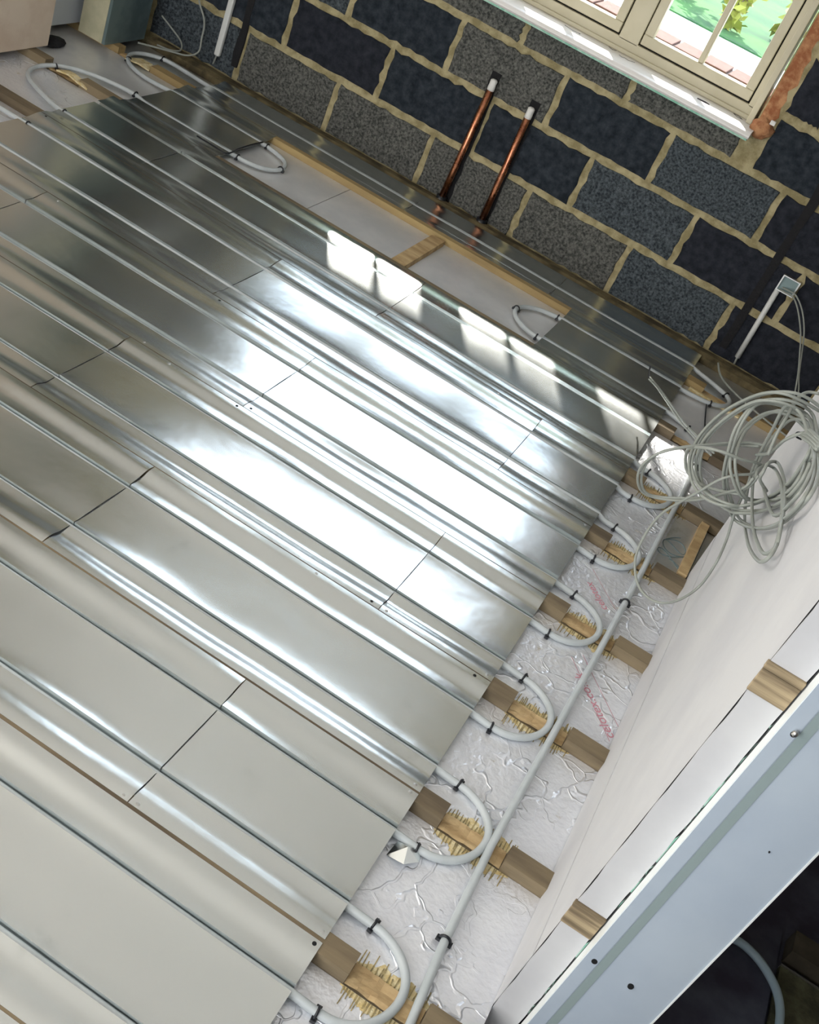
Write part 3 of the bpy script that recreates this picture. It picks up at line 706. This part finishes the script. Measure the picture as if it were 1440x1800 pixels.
cable('wall_cable', [(.088, 4.418, .35), (.117, 4.4, .356), (.146, 4.38, .359), (.191, 4.351, .333), (.236, 4.317, .283), (.273, 4.279, .218), (.308, 4.239, .152), (.342, 4.195, .1), (.35, 4.15, .04), (.352, 4.12, -.005)], .0030, 'outer of two thin cables arching from the metal box down to the floor')
cable('wall_cable', [(.083, 4.418, .34), (.105, 4.4, .344), (.138, 4.376, .351), (.178, 4.34, .329), (.23, 4.298, .274), (.27, 4.252, .214), (.306, 4.203, .153), (.337, 4.15, .08), (.338, 4.12, .02), (.340, 4.10, -.012)], .0030, 'inner of two thin cables arching from the metal box down to the floor')
cable('loose_cable', [(.035, 4.29, .02), (.055, 4.25, .008), (.085, 4.20, .006), (.14, 4.15, .006), (.21, 4.11, .006), (.29, 4.07, .006), (.36, 4.05, .004), (.45, 4.02, .004)], .0040, 'thin grey cable trailing over the floor behind the far right loop')
cable('loose_cable', [(-2.66, 4.21, .008), (-2.60, 4.262, .010), (-2.55, 4.30, .012), (-2.50, 4.34, .016), (-2.475, 4.375, .04), (-2.485, 4.39, .09), (-2.50, 4.40, .16), (-2.56, 4.40, .26), (-2.57, 4.4, .5)], .0040, 'pale cable dropping down the block wall and curling to the far-corner bend')
cable('loose_cable', [(-2.68, 4.37, .10), (-2.62, 4.39, .06), (-2.57, 4.385, .035), (-2.545, 4.35, .015), (-2.57, 4.31, .010), (-2.62, 4.29, .010)], .0035, 'pale cable looping out from behind the boxed casing')

COIL = {
'coil_a' : [(0.244,2.352,0.79),(0.201,2.322,0.802),(0.167,2.31,0.802),(0.14,2.322,0.784),(0.115,2.351,0.744),(0.086,2.385,0.674),(0.071,2.407,0.6),(0.072,2.407,0.547),(0.086,2.385,0.516),(0.117,2.351,0.498),(0.156,2.322,0.501),(0.194,2.31,0.516),(0.226,2.322,0.532),(0.248,2.272,0.593),(0.252,2.133,0.705),(0.25,2.097,0.771),(0.246,2.09,0.81),(0.246,2.168,0.807),(0.235,2.35,0.768),(0.197,2.321,0.783),(0.155,2.31,0.777),(0.122,2.323,0.747),(0.097,2.353,0.681),(0.083,2.386,0.603),(0.088,2.408,0.541),(0.112,2.406,0.497),(0.149,2.383,0.482),(0.192,2.349,0.491),(0.221,2.32,0.509),(0.254,2.247,0.577),(0.253,2.038,0.723),(0.254,1.997,0.788),(0.251,2.018,0.825)] ,
'coil_b' : [(0.25,2.129,0.802),(0.253,2.398,0.728),(0.228,2.41,0.736),(0.186,2.398,0.742),(0.146,2.368,0.741),(0.124,2.334,0.726),(0.121,2.313,0.682),(0.133,2.313,0.634),(0.154,2.336,0.568),(0.185,2.37,0.51),(0.211,2.399,0.47),(0.24,2.41,0.447),(0.248,2.13,0.596),(0.252,1.926,0.726),(0.248,1.813,0.822),(0.249,1.816,0.863),(0.255,1.931,0.848),(0.249,2.092,0.819),(0.251,2.371,0.731),(0.222,2.4,0.73),(0.181,2.41,0.72),(0.154,2.397,0.698),(0.139,2.366,0.664),(0.142,2.333,0.63),(0.156,2.312,0.601),(0.188,2.314,0.567),(0.22,2.337,0.542),(0.255,2.371,0.538),(0.252,2.084,0.705),(0.251,2.021,0.782),(0.252,2.097,0.79)] ,
'coil_c' : [(0.251,2.192,0.785),(0.217,2.31,0.78),(0.182,2.327,0.775),(0.189,2.359,0.7),(0.198,2.391,0.627),(0.209,2.409,0.567),(0.23,2.404,0.512),(0.253,2.378,0.475),(0.253,2.098,0.579),(0.25,1.867,0.683),(0.247,1.735,0.755),(0.252,1.747,0.777),(0.253,1.846,0.766),(0.251,1.98,0.741),(0.246,2.156,0.697),(0.247,2.403,0.606),(0.223,2.377,0.617),(0.211,2.343,0.613),(0.216,2.317,0.599)] ,
'coil_d' : [(0.248,2.161,0.806),(0.241,2.374,0.746),(0.213,2.401,0.724),(0.203,2.41,0.671),(0.204,2.395,0.63),(0.211,2.363,0.592),(0.233,2.33,0.555),(0.246,2.131,0.6),(0.246,1.906,0.688),(0.251,1.799,0.735),(0.254,1.77,0.772),(0.248,1.823,0.784),(0.249,1.969,0.754),(0.251,2.198,0.688),(0.238,2.363,0.64),(0.219,2.33,0.644),(0.219,2.311,0.63),(0.224,2.316,0.607),(0.251,2.341,0.581)] ,
'coil_e' : [(0.191,2.409,0.632),(0.159,2.404,0.616),(0.12,2.379,0.604),(0.075,2.345,0.589),(0.04,2.318,0.571),(0.01,2.31,0.537),(-0.003,2.327,0.486),(0.006,2.358,0.435),(0.032,2.391,0.397),(0.07,2.409,0.396),(0.116,2.404,0.424),(0.153,2.378,0.47),(0.181,2.344,0.526),(0.206,2.317,0.573),(0.21,2.311,0.606)] ,
'coil_f' : [(0.218,2.392,0.602),(0.204,2.36,0.618),(0.171,2.328,0.622),(0.131,2.311,0.623),(0.096,2.317,0.609),(0.071,2.343,0.582),(0.064,2.377,0.551),(0.075,2.404,0.512),(0.095,2.409,0.489),(0.133,2.392,0.491),(0.169,2.359,0.516),(0.206,2.327,0.549)] ,
'coil_g' : [(0.208,2.376,0.612),(0.206,2.342,0.6),(0.176,2.316,0.588),(0.152,2.311,0.56),(0.13,2.329,0.499),(0.112,2.362,0.44),(0.094,2.393,0.376),(0.088,2.41,0.312),(0.092,2.402,0.256),(0.106,2.375,0.227),(0.136,2.341,0.207),(0.172,2.316,0.207),(0.206,2.311,0.221),(0.235,2.33,0.245),(0.255,2.362,0.283),(0.252,2.344,0.367),(0.248,2.41,0.394),(0.23,2.402,0.46),(0.216,2.374,0.539),(0.208,2.34,0.589)] ,
'coil_h' : [(0.241,2.409,0.559),(0.25,2.007,0.704),(0.246,1.872,0.812),(0.249,1.897,0.846),(0.252,2.004,0.838),(0.252,2.113,0.818)] ,
'coil_i' : [(0.193,2.38,0.624),(0.211,2.346,0.659),(0.218,2.318,0.711),(0.237,2.31,0.746),(0.253,2.326,0.751)] ,
'coil_j' : [(0.23,2.407,0.802),(0.209,2.407,0.792),(0.198,2.384,0.78),(0.197,2.35,0.749),(0.199,2.321,0.711),(0.207,2.31,0.668)] ,
'tail_a': [(0.114,2.4,0.56),(0.072,2.63,0.469),(0.02,2.86,0.383),(-0.043,3.09,0.312),(-0.095,3.32,0.234),(-0.132,3.55,0.142)] ,
'tail_b' : [(0.116,2.4,0.568),(0.075,2.63,0.477),(0.035,2.86,0.385),(-0.03,3.09,0.312),(-0.086,3.32,0.235),(-0.133,3.55,0.15)] ,
}
coil = empty('cable_coil', (.25, 2.3, .74), label='large untidy coil of grey twin cable hanging by the end of the white wall', cat='cable coil')
nmz = {'tail_a': 'tail', 'tail_b': 'tail'}
for k, pts in COIL.items():
    r = .0027 if k.startswith('tail') else .0036
    if k in ('coil_g', 'coil_e'): r = .0032
    o = obj(nmz.get(k, 'cable_strand'), MB().tube(spline(pts, 7), r, 8), 'cable_plastic', coil, smooth=True)
    if k in ('coil_a', 'coil_b', 'coil_e'):
        off = Vector((.006, .003, .006)); obj('cable_strand', MB().tube([p + off + Vector((0, 0, .004 * math.sin(i * .2))) for i, p in enumerate(spline(pts, 7))], r, 8), 'cable_plastic', coil, smooth=True)
obj('bared_end', MB().tube(spline([(-.132, 3.552, .143), (-.145, 3.58, .150), (-.152, 3.60, .163)], 4), .0030, 6), 'black_plastic', coil)
for i in range(4):
    q = [(.246, 2.36 - i * .012, .722 + i * .004), (.240, 2.31 - i * .01, .742 + i * .006), (.240, 2.24, .768 + i * .007), (.245, 2.16, .800 + i * .006), (.250, 2.05, .84 + i * .006)]
    obj('cable_wrap', MB().tube(spline(q, 5), .0042, 8), 'cable_plastic', coil, smooth=True)
obj('cable_tie', MB().tube(spline([(.250, 2.365, .712), (.238, 2.36, .714), (.233, 2.352, .724), (.238, 2.345, .732), (.250, 2.34, .735)], 5), .0022, 6), 'black_plastic', coil)

# ------------------------------------------------------------------ stud wall and door lining on the right
XW = .268
wr = obj('wall_right', MB().box(XW + .0125, .41, 1.335, 2.868, -.03, 2.39), 'plasterboard', kind='structure')
obj('plaster_panel', MB().box(XW, XW + .012, 1.3127, 2.88, .138, 2.38), 'plasterboard', wr)
obj('skirting_board', MB().box(XW - .0015, XW + .012, 1.3127, 2.875, -.028, .1365), 'plasterboard', wr)
# reveal strip facing the doorway, cut round the packers
PK = [(.246, .303), (.810, .865), (1.40, 1.455), (1.98, 2.035)]
zc = -.125; rs = []
for a, b in PK + [(2.39, 2.39)]:
    rs.append((zc, a - .0005)); zc = b + .0005
for a, b in rs:
    n_ = max(3, int((b - a) / .03)); L = [(XW + .0004 + (R.uniform(0, .0018) if i % 4 else 0), a + (b - a) * i / n_) for i in range(n_ + 1)]
    Rr = [(XW + .0535 - R.uniform(0, .0018), b - (b - a) * i / n_) for i in range(n_ + 1)]
    obj('reveal_board', MB().prism(L + Rr, 1, 1.3095, 1.3121), 'plasterboard', wr)
obj('crack', MB().box(XW + .0001, XW + .0545, 1.3122, 1.3126, -.12, 2.38), 'gap_black', wr)
gm = MB()
for i in range(60):
    z = R.uniform(0, 1.2)
    if any(a - .02 < z < b + .02 for a, b in PK): continue
    l = R.uniform(.008, .028); wv = R.uniform(.0005, .0026)
    gm.add([(XW + .0545, 1.3105, z), (XW + .0545, 1.3105, z + l), (XW + .0545 - wv, 1.3105, z + l * .6), (XW + .0545 - wv * .7, 1.3105, z + l * .3)], [(0, 1, 2, 3)])
for z, l, wv in [(.46, .07, .010), (.19, .05, .008), (.60, .06, .007), (.38, .03, .014), (.92, .05, .004)]:
    gm.add([(XW + .055, 1.3102, z), (XW + .055, 1.3102, z + l), (XW + .055 - wv * .5, 1.3102, z + l * .7), (XW + .055 - wv, 1.3102, z + l * .35), (XW + .055 - wv * .8, 1.3102, z + l * .1)], [(0, 1, 2, 3, 4)])
obj('torn_green_edge', gm, 'green_core', wr)
for i, (a, b) in enumerate(PK):
    p = MB().box(XW - .0020, XW + .053, 1.3065, 1.3120, a, b - .0135).box(XW - .0030, XW + .053, 1.3045, 1.3120, b - .012, b)
    lb = ['lower pine packer block in the white reveal near the bottom of the photo', 'upper pine packer block with grain, set in the white reveal', 'pine packer block in the reveal above the frame', 'topmost pine packer block in the reveal'][i]
    obj('timber_packer', p, 'packer_wood', label=lb, cat='packer', bevel=.001)
# wall on the near side of the doorway and the head above it
obj('wall_doorway_side', MB().box(XW, .41, -1.65, .40, -.03, 2.39), 'plasterboard', kind='structure')
obj('wall_doorway_head', MB().box(XW, .41, .40, 1.278, 2.08, 2.39), 'plasterboard', kind='structure')
obj('wall_end_head', MB().box(XW, .41, 2.885, 4.42, 2.05, 2.39), 'plasterboard', kind='structure')
dl = MB().box(.3245, .468, 1.280, 1.308, -.30, 2.07)
dl = obj('door_1', dl, 'lining_shaded', kind='structure')
obj('lining_lit_edge', MB().box(.3235, .3247, 1.2795, 1.3085, -.30, 2.07), 'lining_lit_edge', dl)
obj('rebate_strip', MB().box(.3247, .346, 1.2785, 1.2803, -.30, 2.07), 'lining_shaded', dl)
obj('lining_band', MB().box(.3475, .361, 1.2790, 1.2803, -.30, 2.07), 'grey_green', dl)  # flat grey-green band along the lining face
obj('outer_edge', MB().box(.4665, .469, 1.2785, 1.3085, -.30, 2.07), 'lining_lit_edge', dl)
def hole(x, z, r):
    q = [(x + math.cos(a * .524) * r * .8, 1.2780, z + math.sin(a * .524) * r) for a in range(12)]
    q2 = [(p[0], 1.2800, p[2]) for p in q]
    obj('screw_hole', MB().add(q + q2, [tuple(range(12))] + [(i, (i + 1) % 12, 12 + (i + 1) % 12, 12 + i) for i in range(12)]), 'gap_black', dl)
hole(.342, .808, .0055); hole(.340, .243, .006); hole(.406, .241, .006); hole(.42, .62, .0015)
obj('screw', MB().tube([(.344, 1.279, .812), (.340, 1.268, .816)], [.003, .0045], 8), 'steel', dl, smooth=True)

# ------------------------------------------------------------------ next room through the doorway
ZN = -.12
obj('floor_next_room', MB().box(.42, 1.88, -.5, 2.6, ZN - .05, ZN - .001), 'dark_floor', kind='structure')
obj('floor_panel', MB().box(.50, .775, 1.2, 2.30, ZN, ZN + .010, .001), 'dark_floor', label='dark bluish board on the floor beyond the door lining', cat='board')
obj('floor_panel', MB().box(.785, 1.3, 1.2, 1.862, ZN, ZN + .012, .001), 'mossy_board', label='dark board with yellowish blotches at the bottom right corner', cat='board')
obj('timber_offcut', MB().box(.79, 1.3, 1.885, 1.945, ZN, ZN + .045, .001), 'dark_timber', label='dark timber offcut lying beyond the blotched board', cat='timber')
obj('foil_edge', MB().box(.785, 1.1, 1.863, 1.868, ZN, ZN + .014), 'steel', label='thin bright strip along the edge of the blotched board', cat='strip')
cable('bent_pipe', [(.44, 1.60, -.08), (.52, 1.72, -.088), (.60, 1.80, -.092), (.67, 1.838, -.094), (.725, 1.830, -.094), (.770, 1.795, -.094), (.793, 1.750, -.094), (.800, 1.69, -.094), (.80, 1.60, -.094), (.79, 1.4, -.094)], .0092, 'pale blue pipe curving over the dark floor beyond the door lining', 'blue_pipe')

# ------------------------------------------------------------------ small left-hand debris and a painted dark hole
obj('foam_remnant', MB().add([(-2.62, 3.66, -.028), (-2.60, 3.63, -.012), (-2.55, 3.635, -.006), (-2.50, 3.625, -.010), (-2.46, 3.635, -.02), (-2.47, 3.66, -.012), (-2.54, 3.665, -.004), (-2.58, 3.68, -.012)],
    [(0, 1, 7), (1, 2, 6, 7), (2, 3, 5, 6), (3, 4, 5)]), 'foam', solid=.006, label='yellow strip of torn foam inside the broad far-left bend', cat='foam')
obj('foam_remnant', MB().add([(-2.62, 4.11, -.028), (-2.60, 4.05, -.014), (-2.54, 4.06, -.008), (-2.50, 4.08, -.02), (-2.52, 4.13, -.012), (-2.58, 4.14, -.016)],
    [(0, 1, 5), (1, 2, 4, 5), (2, 3, 4)]), 'foam', solid=.006, label='yellow torn foam inside the far-corner bend', cat='foam')
hb = MB(); bm = bmesh.new(); bmesh.ops.create_icosphere(bm, subdivisions=2, radius=1)
hb.add([(-2.79 + v.co.x * .045, 3.84 + v.co.y * .06, -.012 + v.co.z * .018 * (1 + .4 * noise.noise(v.co * 2))) for v in bm.verts], [tuple(q.index for q in f.verts) for f in bm.faces]); bm.free()
obj('dark_hole', hb, 'chase_dark', label='near-black lump painting the dark of a hole at the foot of the pale blue-grey board', cat='dark_hole')  # dark of a hole painted as a flattened lump, no actual opening
finish()
